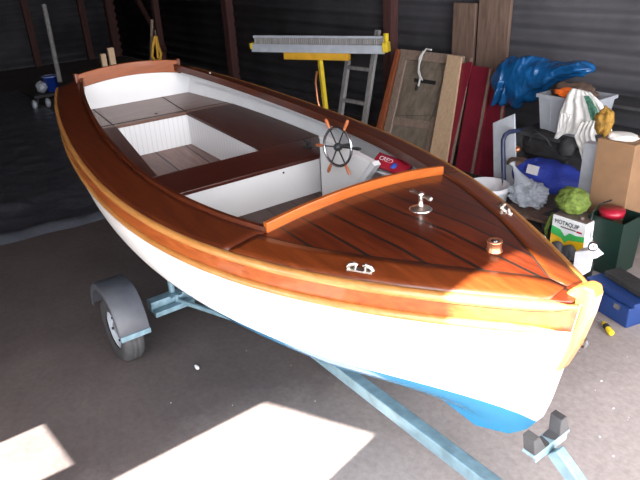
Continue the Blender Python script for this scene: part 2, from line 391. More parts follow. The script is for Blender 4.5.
for sd in (-1, 1): b.grid([[hullp(s, t, sd, .03) for t in TT[:28]] for s in SS[:56]])
obj('hull_lining', b, 'inner', boat)
# stringers on the lining
b = B()
for sd in (-1, 1): b.tube([hullp(s, .16, sd, .036) for s in SS[1:48]], .011, 6)
obj('stringer', b, 'inner', boat)
# transom
b = B(); sec = [hullp(0, t, -1) for t in TT] + [hullp(0, t, 1) for t in reversed(TT)]
b.prism([(p.x-.035, p.y, p.z) for p in sec], (.034, 0, 0)); obj('transom', b, 'inner', boat)
hi0 = hb(.05)-WD+.02
n = 24; top = []; bot = []
for i in range(n+1):
    y = -hi0+2*hi0*i/n; c = 1-(y/hi0)**2
    top.append(Vector((.045, y, hz(.04)+.092+.035*c))); bot.append(Vector((.045, y, hz(.04)-.008+.038*c)))
b = B(); b.prism(top+bot[::-1], (-.032, 0, 0)); obj('transom_rail', b, 'trail', boat, bevel=.004)
for sd in (-1, 1):
    b = B(); b.box((.029, sd*(hi0+.012), hz(.04)+.045), (.05, .026, .115)); obj('transom_corner_post', b, 'board', boat, bevel=.005)
b = B(); b.prism([(.0, p.y, p.z) for p in bot] + [(.0, hi0, seatz(0)-.05), (.0, -hi0, seatz(0)-.05)], (.012, 0, 0)); obj('transom_lining', b, 'white', boat)
# side decks
XC = 2.825
for sd in (-1, 1):
    rows = []; N = 46
    for i in range(N+1):
        x = -.03 + (XC+.03)*i/N; h = hb(x)
        rows.append([Vector((x, sd*(h-WD*k/6), dz(x, h-WD*k/6))) for k in range(7)])
    b = B(); b.grid(rows); obj('side_deck', b, 'mahogany', boat, solid=.014)
    # inner lip
    rows = []
    for i in range(N+1):
        x = .05 + (XC-.05)*i/N; y = hb(x)-WD; z = dz(x, y)
        rows.append([Vector((x, sd*(y+.006), z+.028)), Vector((x, sd*(y-.014), z+.028)), Vector((x, sd*(y-.014), z-.022)), Vector((x, sd*(y+.006), z-.022))])
    b = B(); b.grid(rows, False, True); b.add(rows[-1], [(0, 1, 2, 3)]); obj('side_coaming', b, 'mahogany', boat)
# foredeck with planks
rows = []
N = 34
for i in range(N+1):
    x = XC-.01 + (3.985-XC)*i/N; h = hb(x)-.004
    rows.append([Vector((x, h*(k/12-1), dz(x, h*(k/12-1)))) for k in range(25)])
b = B(); b.grid(rows); obj('foredeck', b, 'deck', boat, solid=.012)
for sd in (-1, 1):
    ra = []; rb = []
    for i in range(N+1):
        x = XC-.01 + (3.93-XC)*i/N; h = hb(x); w1 = min(.145, h-.003); w2 = min(.153, h-.001)
        ra.append([Vector((x, sd*(h-w1*k/4), dz(x, h-w1*k/4)+.0085)) for k in range(5)])
        rb.append([Vector((x, sd*(h-w1+.001), dz(x, h-w1)+.0075)), Vector((x, sd*(h-w2), dz(x, h-w2)+.0075))])
    b = B(); b.grid(ra); obj('covering_board', b, 'board', boat, solid=.002)
    b = B(); b.grid(rb); obj('caulking_seam', b, 'seam', boat, solid=.001)
# curved front coaming following the deck camber
rows = []; yc = hb(XC)-WD+.004
for i in range(41):
    y = -yc+(2*yc+.035)*i/40; z = dz(XC, y)
    rows.append([Vector((XC+.012, y, z-.01)), Vector((XC+.012, y, z+.050)), Vector((XC-.014, y, z+.050)), Vector((XC-.014, y, z-.05))])
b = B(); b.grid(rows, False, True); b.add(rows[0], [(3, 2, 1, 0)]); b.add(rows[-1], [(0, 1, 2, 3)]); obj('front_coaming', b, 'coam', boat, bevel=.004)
# sheer strake and its two beads
DB = .113
for sd in (-1, 1):
    def srf(x, d, out):
        s = x/L; dep = hz(x)-keelz(x)
        p = hullp(s, d/dep, sd); p.y += sd*out; return p
    xsr = [-.02+(4.0+.02)*i/64 for i in range(65)]
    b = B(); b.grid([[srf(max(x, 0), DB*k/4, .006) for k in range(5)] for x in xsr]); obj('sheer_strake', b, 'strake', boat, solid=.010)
    xb = [-.02+(3.995+.02)*i/64 for i in range(65)]
    rr = [(.017+.005*max(0, x-2)/2)*min(1, max(.15, (4.0-x)/.08)) for x in xb]
    b = B(); b.tube([Vector((x, sd*(hb(x)+.008), hz(x)-.010)) for x in xb], rr, 10); obj('gunwale_bead', b, 'bead', boat)
    b = B(); b.tube([srf(max(x, 0), DB, .012) for x in [q*.991 for q in xb]], [r*.85 for r in rr], 10); obj('lower_bead', b, 'bead', boat)
# stem piece
prof = [(3.955, 1.325), (3.995, 1.352), (4.025, 1.350), (4.035, 1.32), (4.025, 1.24), (3.995, 1.10), (3.955, .985), (3.935, .965), (3.885, 1.03), (3.905, 1.12), (3.925, 1.20), (3.935, 1.30)]
b = B(); b.prism([(x, -.033, z) for x, z in prof], (0, .066, 0)); obj('stem_head', b, 'stem', boat, bevel=.010)
pts = [Vector((3.990+.017*math.cos(a), .030, 1.100+.020*math.sin(a))) for a in [i*math.pi*2/16 for i in range(17)]]
b = B(); b.tube(pts, .005, 8); obj('bow_eye', b, 'dark', boat)
# seats, panels, sole
def plate(name, pts, zf, th, mat, bevel=.003):
    b = B(); b.prism([(x, y, zf(x)-th) for x, y in pts], (0, 0, th)); return obj(name, b, mat, boat, bevel=bevel)
def hin(x): return hb(x)-.045
plate('aft_seat', [(.012, -hin(.02)+.03), (.46, -hin(.46)+.01), (.46, hin(.46)-.01), (.012, hin(.02)-.03)], seatz, .022, 'aseat')
for sd, ya, yb2 in ((1, .235, .325), (-1, .325, .435)):
    o_ = [(x, sd*(hin(x)-.005)) for x in (1.40, 1.2, 1.0, .8, .6, .465)]
    plate('side_bench', [(.465, sd*ya), (1.418, sd*yb2), (1.418, sd*(hin(1.41)))] + o_, seatz, .022, 'seat')
plate('thwart', [(1.42, -hin(1.42)), (1.71, -hin(1.7)), (1.71, .59), (1.55, .74), (1.42, .79)], seatz, .024, 'tseat')
b = B()
for y in (-.335, .24): b.bar((.02, y, seatz(.02)+.0015), (.455, y, seatz(.455)+.0015), .006, .003)
b.bar((.425, -.6, seatz(.425)+.001), (.425, .62, seatz(.425)+.001), .006, .003)
b.lathe([(.0001, 0), (.011, 0), (.011, .003), (.0001, .003)], (.37, .03, seatz(.37)), (0, 0, 1), 12)
obj('seat_seam', b, 'seam', boat)
def wallp(name, a, c, zt, zb_, th, mat):
    a = Vector((a[0], a[1], 0)); c = Vector((c[0], c[1], 0)); nrm = Vector((0, 0, 1)).cross((c-a).normalized())*th
    pts = [(a.x, a.y, zb_(a.x)), (c.x, c.y, zb_(c.x)), (c.x, c.y, zt(c.x)), (a.x, a.y, zt(a.x))]
    b = B(); b.prism(pts, nrm); return obj(name, b, mat, boat)
st = lambda x: seatz(x)-.0225
wallp('seat_front', (.452, -.33), (.452, .24), st, solez, -.012, 'beadboard')
wallp('bench_front', (.46, .240), (1.42, .332), st, solez, .012, 'beadboard')
wallp('bench_front', (.46, -.330), (1.42, -.440), st, solez, -.012, 'beadboard')
wallp('thwart_back', (1.432, -.44), (1.432, .332), st, solez, -.012, 'beadboard')
b = B(); b.prism([(1.700, -.79, seatz(1.7)-.012), (1.700, -.72, seatz(1.7)-.12), (1.700, -.50, solez(1.7)), (1.700, .582, solez(1.7)), (1.700, .582, seatz(1.7)-.012)], (-.012, 0, 0)); obj('thwart_front', b, 'white', boat)
wallp('thwart_end', (1.43, .582), (1.70, .582), st, solez, .012, 'white')
b = B(); b.lathe([(.0001, 0), (.006, 0), (.006, .006), (.0001, .006)], (1.7, .30, seatz(1.7)-.055), (1, 0, 0), 10); obj('panel_screw', b, 'dark', boat)
plate('well_boards', [(.46, -.34), (1.43, -.45), (1.43, .34), (.46, .25)], lambda x: solez(x)+.006, .008, 'well')
plate('sole_boards', [(.30, -.38), (1.6, -.52), (2.3, -.50), (3.0, -.35), (3.0, .35), (2.3, .50), (1.9, .60), (1.6, .58), (.30, .38)], solez, .02, 'sole')
# steering box on the port side, wheel facing inboard
def sbz(x): return dz(x, .6)-.03
b = B(); b.prism([(1.84, .50, solez(1.84)+.02), (2.02, .50, solez(2.02)+.02), (2.33, .50, 1.262), (1.84, .50, 1.325)], (0, .055, 0)); obj('steering_panel', b, 'white', boat, bevel=.004)
b = B(); b.bar((2.04, .525, solez(2.04)+.03), (2.355, .525, 1.26), .05, .03); obj('panel_edge', b, 'inner', boat)
HC = Vector((2.155, .40, 1.342)); wt = Vector((.12, -1, .10)).normalized(); ex = Vector((1, 0, 0)); ex = (ex-wt*ex.dot(wt)).normalized(); ez = wt.cross(ex)
if ez.z < 0: ez = -ez
b = B(); b.tube([HC + ex*(.112*math.cos(a))+ez*(.112*math.sin(a)) for a in [i*2*math.pi/40 for i in range(41)]], .009, 8)
sw = obj('steering_wheel', b, 'steel', boat)
b = B(); b.lathe([(.001, -.02), (.022, -.02), (.026, 0), (.018, .018), (.001, .022)], HC, wt, 18); obj('wheel_hub', b, 'dark', sw)
b = B(); b.tube([HC-wt*.015, Vector((HC.x-.01, .51, HC.z-.012))], .012, 10); obj('wheel_shaft', b, 'dark', sw)
for k in range(6):
    a = math.radians(60*k + 7); d = ex*math.cos(a)+ez*math.sin(a)
    b = B(); b.tube([HC+d*.02, HC+d*.110], .0045, 8); obj('spoke', b, 'dark', sw)
    b = B(); b.tube([HC+d*.118, HC+d*.135, HC+d*.165, HC+d*.182], [.006, .009, .011, .007], 10); obj('spoke_handle', b, 'handle' if k not in (0,) else 'dark', sw)
# cleat on thwart end (small rowlock socket)
q = Vector((1.56, .60, seatz(1.56)))
b = B(); b.box(q+Vector((0, 0, .004)), (.07, .03, .008)); b.tube([q, q+Vector((0, 0, .04))], .007, 8); b.tube([q+Vector((-.05, .01, .045)), q+Vector((0, 0, .038)), q+Vector((.05, -.01, .045))], .007, 8); obj('seat_cleat', b, 'dark', boat)
# cross bollard
q = Vector((3.150, .075, dz(3.15, .075)+.001))
K_ = 1.45
b = B(); b.lathe([(r_*K_, h_*K_) for r_, h_ in [(.001, 0), (.034, 0), (.036, .004), (.030, .008), (.012, .011), (.008, .02), (.0065, .044), (.010, .047), (.011, .054), (.007, .058), (.001, .060)]], q, (0, 0, 1), 24)
cb = obj('bollard', b, 'chrome', boat)
dcr = (atz(434, 213, q.z+.07)-atz(412, 203, q.z+.07)).normalized()
b = B(); b.tube([q+Vector((0, 0, .072))+dcr*t for t in (-.066, -.058, -.035, 0, .035, .058, .066)], [.009, .011, .0075, .006, .0075, .011, .009], 12); obj('cross_bar', b, 'chrome', cb)
# round fitting near the bow
q = Vector((3.60, .012, dz(3.60, .012)+.001))
b = B(); b.lathe([(.001, 0), (.032, 0), (.033, .004), (.028, .010), (.027, .036), (.030, .040), (.028, .046), (.018, .046), (.016, .040), (.001, .040)], q, (0, 0, 1), 24)
cf = obj('deck_filler', b, 'copper', boat)
b = B(); b.lathe([(.001, .040), (.015, .040), (.014, .046), (.001, .048)], q, (0, 0, 1), 16); obj('filler_cap', b, 'steel', cf)
# fairleads
for sd in (-1, 1):
    x = 3.33; y = sd*(hb(x)-.055); q = Vector((x, y, dz(x, y)+.010))
    tx = Vector((1, sd*(hb(x+.05)-hb(x-.05))/.1, 0)).normalized(); ny = Vector((-tx.y, tx.x, 0))
    b = B(); b.bar(q-tx*.05, q+tx*.05, .034, .007)
    for e in (-1, 1):
        b.tube([q+tx*e*.052+Vector((0, 0, .004)), q+tx*e*.040+Vector((0, 0, .018)), q+tx*e*.022+Vector((0, 0, .024)), q+tx*e*.010+Vector((0, 0, .020))], [.008, .010, .009, .006], 8)
        b.tube([q+tx*e*.02-ny*.010, q+tx*e*.02+ny*.012+Vector((0, 0, .02))], .006, 8)
    obj('fairlead', b, 'chrome', boat, bevel=.001)
# small fitting on the far quarter
q = Vector((.30, .56, dz(.3, .56)+.007)); b = B(); b.lathe([(.001, 0), (.014, 0), (.012, .012), (.001, .016)], q, (0, 0, 1), 12); obj('deck_stud', b, 'chrome', boat)

# red packet lying under the port side deck
P0 = Vector((2.40, .60, 1.245))
pk = thing('snack_packet', 'red packet with white and blue print tucked under the far side deck', 'packet', P0)
px_ = Vector((.97, .12, -.10)).normalized(); pz_ = Vector((.02, -.62, .78)); pz_ = (pz_-px_*pz_.dot(px_)).normalized(); py_ = pz_.cross(px_)
# px_ along, py_ = down the face, pz_ = out of the face
R = Matrix((px_, py_, pz_)).transposed()
rows = []
for i in range(13):
    u = -1+2*i/12; r = []
    for k in range(16):
        a = 2*math.pi*k/16; th = .020*(1-abs(u)**3)+.002
        r.append(P0 + R @ Vector((u*.125, .048*math.cos(a), th*math.sin(a)+.004*noise.noise(Vector((u*3, a, 2))))))
    rows.append(r)
b = B(); b.grid(rows, True, True); obj('packet_body', b, 'red', pk)
b = B(); b.lathe([(.001, 0), (.020, 0), (.020, .003), (.001, .003)], P0+R @ Vector((.035, -.012 if py_.z > 0 else .012, .018)), pz_, 16); obj('blue_roundel', b, 'blueprint', pk)
ydn = 1 if py_.z > 0 else -1
text('packet_lettering', 'CREO', .038, P0+R @ Vector((-.035, .006*ydn, .022)), px_, py_*ydn, 'label', pk, sx=1.0)
b = B(); b.box((P0.x, P0.y+.045, P0.z-.055), (.34, .16, .012)); b.box((P0.x, P0.y+.115, P0.z-.03), (.34, .012, .05)); obj('side_shelf', b, 'inner', boat)

# ------------------------------------------------------------------ trailer
tr = thing('boat_trailer', 'galvanised single axle boat trailer under the white launch', 'trailer', (2.4, 0, 0))
AX, AY, AZ = 1.36, .82, .30
b = B(); b.bar((AX, -.62, AZ), (AX, .62, AZ), .075, .075); obj('axle_beam', b, 'galv', tr, bevel=.006)
b = B(); b.bar((1.20, 0, .215), (4.9, 0, .185), .070, .075); obj('drawbar', b, 'galv', tr, bevel=.006)
for sd in (-1, 1):
    b = B(); b.bar((AX+.05, sd*.44, .30), (2.30, sd*.04, .25), .020, .030); obj('brace', b, 'galv', tr, bevel=.003)
    b = B(); b.bar((AX+.08, sd*.62, .275), (AX+.08, sd*.34, .275), .05, .035); obj('axle_bracket', b, 'galv', tr, bevel=.003)
    b = B(); b.tube([(AX-.02, sd*.44, .28), (AX-.02, sd*.44, .60)], .022, 10); b.box((AX+.01, sd*.44, .33), (.10, .08, .012)); b.tube([(AX+.05, sd*.44, .25), (AX+.05, sd*.44, .345)], .014, 8); obj('support_post', b, 'galv', tr)
    b = B(); b.bar((AX-.20, sd*.44, .625), (AX+.20, sd*.44, .60), .07, .045); obj('hull_pad', b, 'rubber', tr, bevel=.008)
    # wheel: tyre, rim, hub
    c = Vector((AX, sd*AY, .226)); ax = (0, sd, 0)
    b = B(); b.lathe([(r_*.9, h_*.85) for r_, h_ in [(.14, -.07), (.20, -.082), (.232, -.075), (.247, -.055), (.250, -.02), (.250, .02), (.247, .055), (.232, .075), (.20, .082), (.14, .07)]], c, ax, 40)
    for g in (-.035, 0, .035): b.lathe([(r_*.9, h_*.85) for r_, h_ in [(.2505, g-.012), (.2535, g-.010), (.2535, g+.010), (.2505, g+.012)]], c, ax, 40)
    wh = obj('wheel', b, 'rubber', tr)
    b = B(); b.lathe([(r_*.9, h_*.85) for r_, h_ in [(.145, -.06), (.145, .062), (.135, .060), (.12, .035), (.06, .035), (.055, .05), (.001, .05)]], c, ax, 28); b.lathe([(r_*.9, h_*.85) for r_, h_ in [(.001, -.03), (.14, -.05)]], c, ax, 28); obj('rim', b, 'railgrey', wh)
    for k in range(4):
        b = B(); a = k*math.pi/2+.4; p = c+Vector(((.077)*math.cos(a), sd*.035, (.077)*math.sin(a))); b.lathe([(.001, 0), (.009, 0), (.009, .014), (.001, .014)], p, ax, 6)
        obj('wheel_nut', b, 'dark', wh)
    # angular mudguard: flat top, sloping front and rear
    gp = [(AX-.27, .32), (AX-.25, .40), (AX-.20, .475), (AX-.14, .525), (AX-.06, .545), (AX+.06, .545), (AX+.13, .52), (AX+.19, .46), (AX+.23, .38), (AX+.25, .30)]
    y0 = sd*(AY-.10); y1 = sd*(AY+.09)
    b = B(); b.grid([[Vector((x, y0, z)), Vector((x, y1, z))] for x, z in gp], True)
    ins = [(x, z-.035) if 0 < i < 5 else (x, z) for i, (x, z) in enumerate(gp)]
    b.grid([[Vector((x, y1, z)), Vector((AX+(x-AX)*.88, y1, .27+(z-.27)*.86))] for x, z in gp], False)
    mg = obj('mudguard', b, 'fender', tr, solid=.008, bevel=.012)
    b = B(); b.bar((AX+.25, y0, .29), (AX+.25, y1, .29), .022, .035); obj('mudguard_lip', b, 'galv', mg)
# winch post, bow snubber
b = B(); b.bar((4.44, .03, .21), (3.965, .0, .600), .06, .045, (0, 1, 0)); obj('winch_post', b, 'galv', tr, bevel=.004)
b = B(); b.bar((3.925, -.115, .622), (3.925, .115, .622), .055, .014); b.bar((3.947, -.10, .607), (3.947, .10, .607), .010, .045); obj('snubber_bracket', b, 'galv', tr, bevel=.003)
for sd in (-1, 1):
    b = B(); b.prism([(3.90, 0, .629), (3.90, sd*.045, .636), (3.885, sd*.070, .690), (3.885, sd*.105, .690), (3.90, sd*.112, .629)], (.052, 0, -.002)); obj('rubber_snubber', b, 'dgrey', tr, bevel=.008)
for x in (1.9,):
    kz = keelz(x)-.002
    b = B(); b.lathe([(.02, -.06), (.035, -.06), (.022, 0), (.035, .06), (.02, .06)], (x, 0, kz-.032), (0, 1, 0), 16); kr = obj('keel_roller', b, 'rubber', tr)
    b = B()
    for sd in (-1, 1): b.bar((x, sd*.055, .21), (x, sd*.055, kz-.02), .03, .008, (0, 1, 0))
    obj('roller_bracket', b, 'galv', kr)

# ------------------------------------------------------------------ along the back wall
# long grey rail with yellow ends on a yellow T stand
st_ = thing('support_stand', 'yellow T-shaped stand holding up the long grey rail', 'stand', (at(336, 108, 3.3).x, 3.3, 0))
e1 = at(254, 52, 2.85); e2 = at(386, 40, 3.80); dv = (e2-e1)
e1.z = e2.z = (e1.z+e2.z)/2
tp = at(318, 60, 3.32); bt = at(330, 140, 3.32)
sx0 = e1+dv*.02
c0 = e1.lerp(e2, .25); c1 = e1.lerp(e2, .74); zc = c0.z-.125
b = B(); b.bar((c0.x, c0.y, zc), (c1.x, c1.y, zc), .10, .095); obj('head_plate', b, 'amber', st_, bevel=.006)
mid = c0.lerp(c1, .55)
b = B(); b.bar((mid.x, mid.y, zc-.02), (mid.x+.10, mid.y+.02, .02), .055, .055, (0, 1, 0)); obj('stand_post', b, 'yellow', st_, bevel=.004)
b = B(); b.bar((mid.x-.02, mid.y-.25, .02), (mid.x+.18, mid.y+.30, .02), .05, .04); b.bar((mid.x+.35, mid.y-.12, .02), (mid.x-.15, mid.y+.15, .02), .05, .04); obj('stand_foot', b, 'yellow', st_)
b = B(); b.tube([(mid.x-.03, mid.y-.04, zc-.2), (mid.x-.06, mid.y-.05, zc-.35), (mid.x-.03, mid.y-.05, zc-.6), (mid.x+.02, mid.y-.04, zc-.75)], .018, 8); obj('stand_cord', b, 'copper', st_)
rl = thing('grey_rail', 'long pale grey toothed rail with yellow end caps resting on the yellow stand', 'rail', tuple((e1+e2)/2-Vector((0, 0, .06))))
up = Vector((0, 0, 1)); sdv = Vector((-dv.y, dv.x, 0)).normalized()
if sdv.y > 0: sdv = -sdv
b = B(); b.bar(e1-up*.025+sdv*.05, e2-up*.025+sdv*.05, .012, .105); b.bar(e1-up*.070, e2-up*.056, .11, .012); obj('tray', b, 'railgrey', rl)
b = B(); b.bar(e1+up*.115-sdv*.03, e2+up*.115-sdv*.03, .04, .035); obj('upper_rail', b, 'railgrey', rl)
b = B()
for i in range(64): p = e1.lerp(e2, .02+.96*i/63); b.box(p+up*.060, (.016, .03, .09))
tt = obj('teeth', b, 'greywood', rl)
b = B(); b.bar(e2-dv.normalized()*.03, e2+dv.normalized()*.04, .13, .12); b.bar(e2+up*.05, e2+up*.17, .05, .05); obj('end_cap', b, 'yellow', rl, bevel=.006)
b = B(); b.bar(e1-dv.normalized()*.03, e1+dv.normalized()*.01, .12, .08); obj('end_cap', b, 'yellow', rl, bevel=.006)
# ladder
ld = thing('wooden_ladder', 'weathered grey wooden ladder leaning on the dark back wall', 'ladder', (at(350, 150, 4.0).x, 4.0, 0))
def lean(u, y_top, y_bot, vt, vb): return at(u[0], vt, y_top), at(u[1], vb, y_bot)
l0t = at(348, 60, 4.1); l1t = at(378, 30, 4.15); l0b = at(341, 112, 3.9); l1b = at(366, 112, 3.9)
def ext(a, b_, z):
    t = (z-a.z)/(b_.z-a.z); return a+(b_-a)*t
l0b = ext(l0t, l0b, .02); l1b = ext(l1t, l1b, .02); 
for a, c in ((l0t, l0b), (l1t, l1b)):
    b = B(); b.bar(a, c, .085, .05, (0, 1, 0)); obj('stile', b, 'greywood', ld, bevel=.006)
for vv in (68, 99):
    a = at(347, vv, 4.02); z = a.z
    for_ = [ext(l0t, l0b, z), ext(l1t, l1b, z+.03)]
    b = B(); b.bar(for_[0], for_[1], .06, .05); obj('rung', b, 'greywood', ld, bevel=.005)
for z in (.12,):
    b = B(); b.bar(ext(l0t, l0b, z), ext(l1t, l1b, z), .06, .05); obj('rung', b, 'greywood', ld, bevel=.005)

# framed plywood panel leaning on the wall
def leanboard(pts, y_t, y_b, th, mat, parent=None, name='board', bevel=.004):
    P = [at(u, v, y_t if k else y_b) for u, v, k in pts]
    n = (P[1]-P[0]).cross(P[2]-P[1]).normalized()
    if n.y < 0: n = -n
    b = B(); b.prism(P, n*th); return b
YT, YBt = 4.25, 3.45
def frm(u, v):   # a point on the leaning plane of the framed panel
    # plane through y=YT at v=50 and y=YBt at v=175
    k = _d + _r2*((u-320)/FPX) - _u2*((v-240)/FPX); o = Vector((CX, CY, CZ))
    # plane: y = YBt + (YT-YBt)*z/1.25
    sl_ = (4.30-3.60)/1.35; t = (3.60 + sl_*o.z - o.y)/(k.y - sl_*k.z); return o+k*t
FN = Vector((0, 1, -(4.30-3.60)/1.35)).normalized()
def clip(P):
    Q = [p.copy() for p in P]
    for i, j in ((2, 1), (3, 0)):
        if len(Q) == 4 and Q[i].z < .006: t = (.006-Q[i].z)/(Q[j].z-Q[i].z); Q[i] = Q[i]+(Q[j]-Q[i])*t
    return Q
fp = thing('framed_panel', 'brown framed plywood hatch panel leaning upright with a white cord on it', 'panel', tuple(frm(420, 175)))
def quad(name, pts, mat, parent, off=0.0, th=.03, bevel=.003):
    P = clip([frm(u, v)-FN*off for u, v in pts]); b = B(); b.prism(P, -FN*th); return obj(name, b, mat, parent, bevel=bevel)
quad('backing', [(402, 52), (466, 60), (440, 175), (372, 168)], 'ply', fp, 0, .012)
quad('frame_side', [(399, 50), (402, 51), (380, 148), (375, 146)], 'cabred', fp, .012, .05)
quad('frame_side', [(403, 52), (409, 54), (387, 156), (381, 152)], 'frame', fp, .012, .03)
quad('frame_top', [(402, 50), (466, 57), (464, 66), (403, 60)], 'frame', fp, .014, .03)
quad('frame_rail', [(394, 117), (444, 124), (442, 132), (392, 125)], 'frame', fp, .014, .015)
quad('raised_panel', [(406, 84), (408, 76), (423, 74), (428, 64), (434, 60), (442, 62), (444, 80), (432, 116), (400, 116)], 'ply', fp, .014, .022)
quad('slot', [(416, 79), (438, 82), (437, 86), (416, 83)], 'dark', fp, .037, .004)
quad('frame_stile', [(434, 118), (438, 118), (430, 160), (425, 160)], 'frame', fp, .014, .03)
cd = thing('cord_loop', 'white cord looped over the top of the framed panel', 'cord', tuple(frm(424, 90)-FN*.07))
b = B(); b.tube([frm(u, v)-FN*.075 for u, v in [(435, 52), (430, 51), (426, 56), (423, 66), (422, 74), (424, 80), (422, 88)]], .012, 8); b.tube([frm(u, v)-FN*.075 for u, v in [(427, 53), (423, 60), (422, 70), (424, 78), (426, 82)]], .010, 8); obj('cord_strand', b, 'cord', cd)
b = B(); b.tube([frm(421, 87)-FN*.075, frm(420, 92)-FN*.075], .018, 8); obj('cord_end', b, 'black', cd)
def leaner(name, label, cat, pts, mat, off, th, edges=None, group=None):
    P = clip([frm(u, v)-FN*off for u, v in pts])
    t = thing(name, label, cat, tuple(min(P, key=lambda p: p.z)), group)
    b = B(); b.prism(P, -FN*th); obj('board', b, mat, t, bevel=.003)
    for (a, c) in (edges or []):
        pa = frm(*a)-FN*(off+th+.009); pc = frm(*c)-FN*(off+th+.009)
        if pc.z < .02: pc = pc+(pa-pc)*((.02-pc.z)/(pa.z-pc.z))
        b = B(); b.bar(pa, pc, .028, .014, FN); obj('edging', b, 'frame', t)
    return t
leaner('maroon_board', 'narrow maroon board directly right of the pale pine board', 'board', [(464, 66), (476, 64), (450, 178), (430, 174)], 'maroon', .06, .02)
leaner('pine_board', 'pale pine board leaning upright beside the framed panel', 'board', [(453, 58), (467, 60), (450, 178), (432, 174)], 'pine', .085, .03)
leaner('maroon_board', 'wide maroon board with pale wooden edging leaning under the blue tarpaulin', 'board', [(475, 67), (494, 70), (480, 185), (456, 180)], 'maroon', .03, .03, [((475, 60), (452, 178)), ((494, 71), (474, 182))])
leaner('maroon_board', 'dull maroon board nearest the white panel, rightmost of the leaning boards', 'board', [(495, 72), (508, 74), (500, 190), (478, 184)], 'maroon', .01, .02, [((508, 76), (496, 185))])
for i, (u0, u1, lb) in enumerate([(455, 477, 'rough brown timber standing upright above the pale pine board'), (480, 511, 'wide rough brown timber standing upright behind the blue tarpaulin')]):
    a = at(u0, 33, 4.33); c = at(u1, 33, 4.33); x0, x1 = a.x, c.x
    b = B(); b.prism([(x0, 4.33, 0), (x1-.02, 4.33, 0), (x1, 4.33, 1.75+.1*i), (x0, 4.33, 1.75+.1*i)], (0, -.05, 0)); tag(obj('rough_timber', b, 'timber', bevel=.005), lb, 'timber')

# workbench along the wall that carries tarp and crate
bx0, bx1 = 1.25, 2.75
wb = thing('low_shelf', 'dark low shelf against the back wall under the grey crate', 'shelf', (1.8, 3.85, 0))
CR = at(545, 132, 3.45)
shz = CR.z-.005
b = B(); b.box(((bx0+bx1)/2, 3.75, shz-.02), (bx1-bx0, .80, .04)); obj('shelf_board', b, 'dgrey', wb)
for x in (bx0+.04, bx1-.04):
    for y in (3.40, 4.10):
        b = B(); b.box((x, y, (shz-.04)/2), (.06, .06, shz-.04)); obj('leg', b, 'dgrey', wb)
b = B(); b.box((1.75, 4.17, .93-.015), (1.66, .40, .03)); obj('upper_board', b, 'dgrey', wb)
for x in (1.30, 2.55):
    b = B(); b.box((x, 4.22, .45), (.05, .05, .90)); obj('upright', b, 'dgrey', wb)
# grey crate with things in it
cl = at(538, 97, 3.45); crr = at(592, 95, 3.45); cbz = shz
cw = crr.x-cl.x; ch = cl.z-cbz+.03; cxm = (cl.x+crr.x)/2
ct = thing('storage_crate', 'grey plastic crate on the shelf beneath the blue tarpaulin', 'crate', (cxm, 3.66, cbz))
b = B()
tpw, btw, dpt = cw/2, cw/2-.04, .20
def ring(hw, hd, z): return [Vector((cxm-hw, 3.66-hd, z)), Vector((cxm+hw, 3.66-hd, z)), Vector((cxm+hw, 3.66+hd, z)), Vector((cxm-hw, 3.66+hd, z))]
b.grid([ring(btw, dpt-.03, cbz), ring(tpw, dpt, cbz+ch), ring(tpw+.015, dpt+.015, cbz+ch), ring(tpw+.015, dpt+.015, cbz+ch-.03)], False, True); b.add(ring(btw, dpt-.03, cbz), [(0, 1, 2, 3)]); obj('crate_body', b, 'crate', ct, solid=.006)
b = B()
for x in (-.5, 0, .5): b.bar((cxm+x*btw, 3.66-dpt+.005, cbz+.02), (cxm+x*tpw, 3.66-dpt-.012, cbz+ch-.04), .012, .01, (0, 1, 0))
obj('crate_rib', b, 'crate', ct)
p = at(566, 88, 3.6); b = B(); b.blob((cxm-.02, 3.66, cbz+ch-.01), (.21, .15, .11), .3, 1.8, 4, 3, flat=.06); tag(obj('brown_cloth', b, 'brownc'), 'crumpled brown cloth heaped in the grey crate', 'cloth')
p = at(568, 92, 3.5); b = B(); b.blob((p.x, 3.50, p.z-.01), (.12, .07, .045), .35, 1.6, 4, 5); tag(obj('orange_glove', b, 'orange'), 'orange rubber glove on top of the crate', 'glove')
# blue tarpaulin bundle
tl = at(492, 62, 3.90); t2 = at(592, 62, 3.90); tb = at(500, 98, 3.90)
tcx = (tl.x+t2.x)/2
ts = thing('tarpaulin', 'crumpled shiny blue tarpaulin bundle heaped above the crate', 'tarpaulin', (tcx, 4.0, tb.z))
b = B()
rows = []
NU, NV = 70, 44
def sstep(x): x = max(0, min(1, x)); return x*x*(3-2*x)
for i in range(NU+1):
    u = i/NU; r = []
    topz = at(490, 61, 3.9).z + (at(595, 60, 3.9).z-at(490, 61, 3.9).z)*u + .03*math.sin(u*7) - .05*sstep((u-.85)/.15)
    g_ = sstep((u-.30)/.6); botz = at(492, 100, 3.9).z*(1-g_)+g_*(at(595, 76, 3.9).z) - .02*math.sin(u*9)
    x = tl.x+(t2.x-tl.x)*u
    for k in range(NV):
        a = 2*math.pi*k/NV; cz = (topz+botz)/2; hh = (topz-botz)/2; env = math.sqrt(max(.02, 1-abs(2*u-1)**6))
        n1 = noise.noise(Vector((u*9, math.cos(a)*1.7, math.sin(a)*1.7))); n2 = abs(noise.noise(Vector((u*22, math.cos(a)*4, math.sin(a)*4+5))))
        rr_ = 1+.22*n1+.22*n2
        r.append(Vector((x+.05*n1, 3.95+.14*env*rr_*math.cos(a), cz+hh*env*rr_*math.sin(a))))
    rows.append(r)
b.grid(rows, True, True); b.add(rows[0], [tuple(range(NV))]); b.add(rows[-1], [tuple(range(NV))]); obj('tarpaulin_bundle', b, 'tarp', ts)
b = B(); rows = []
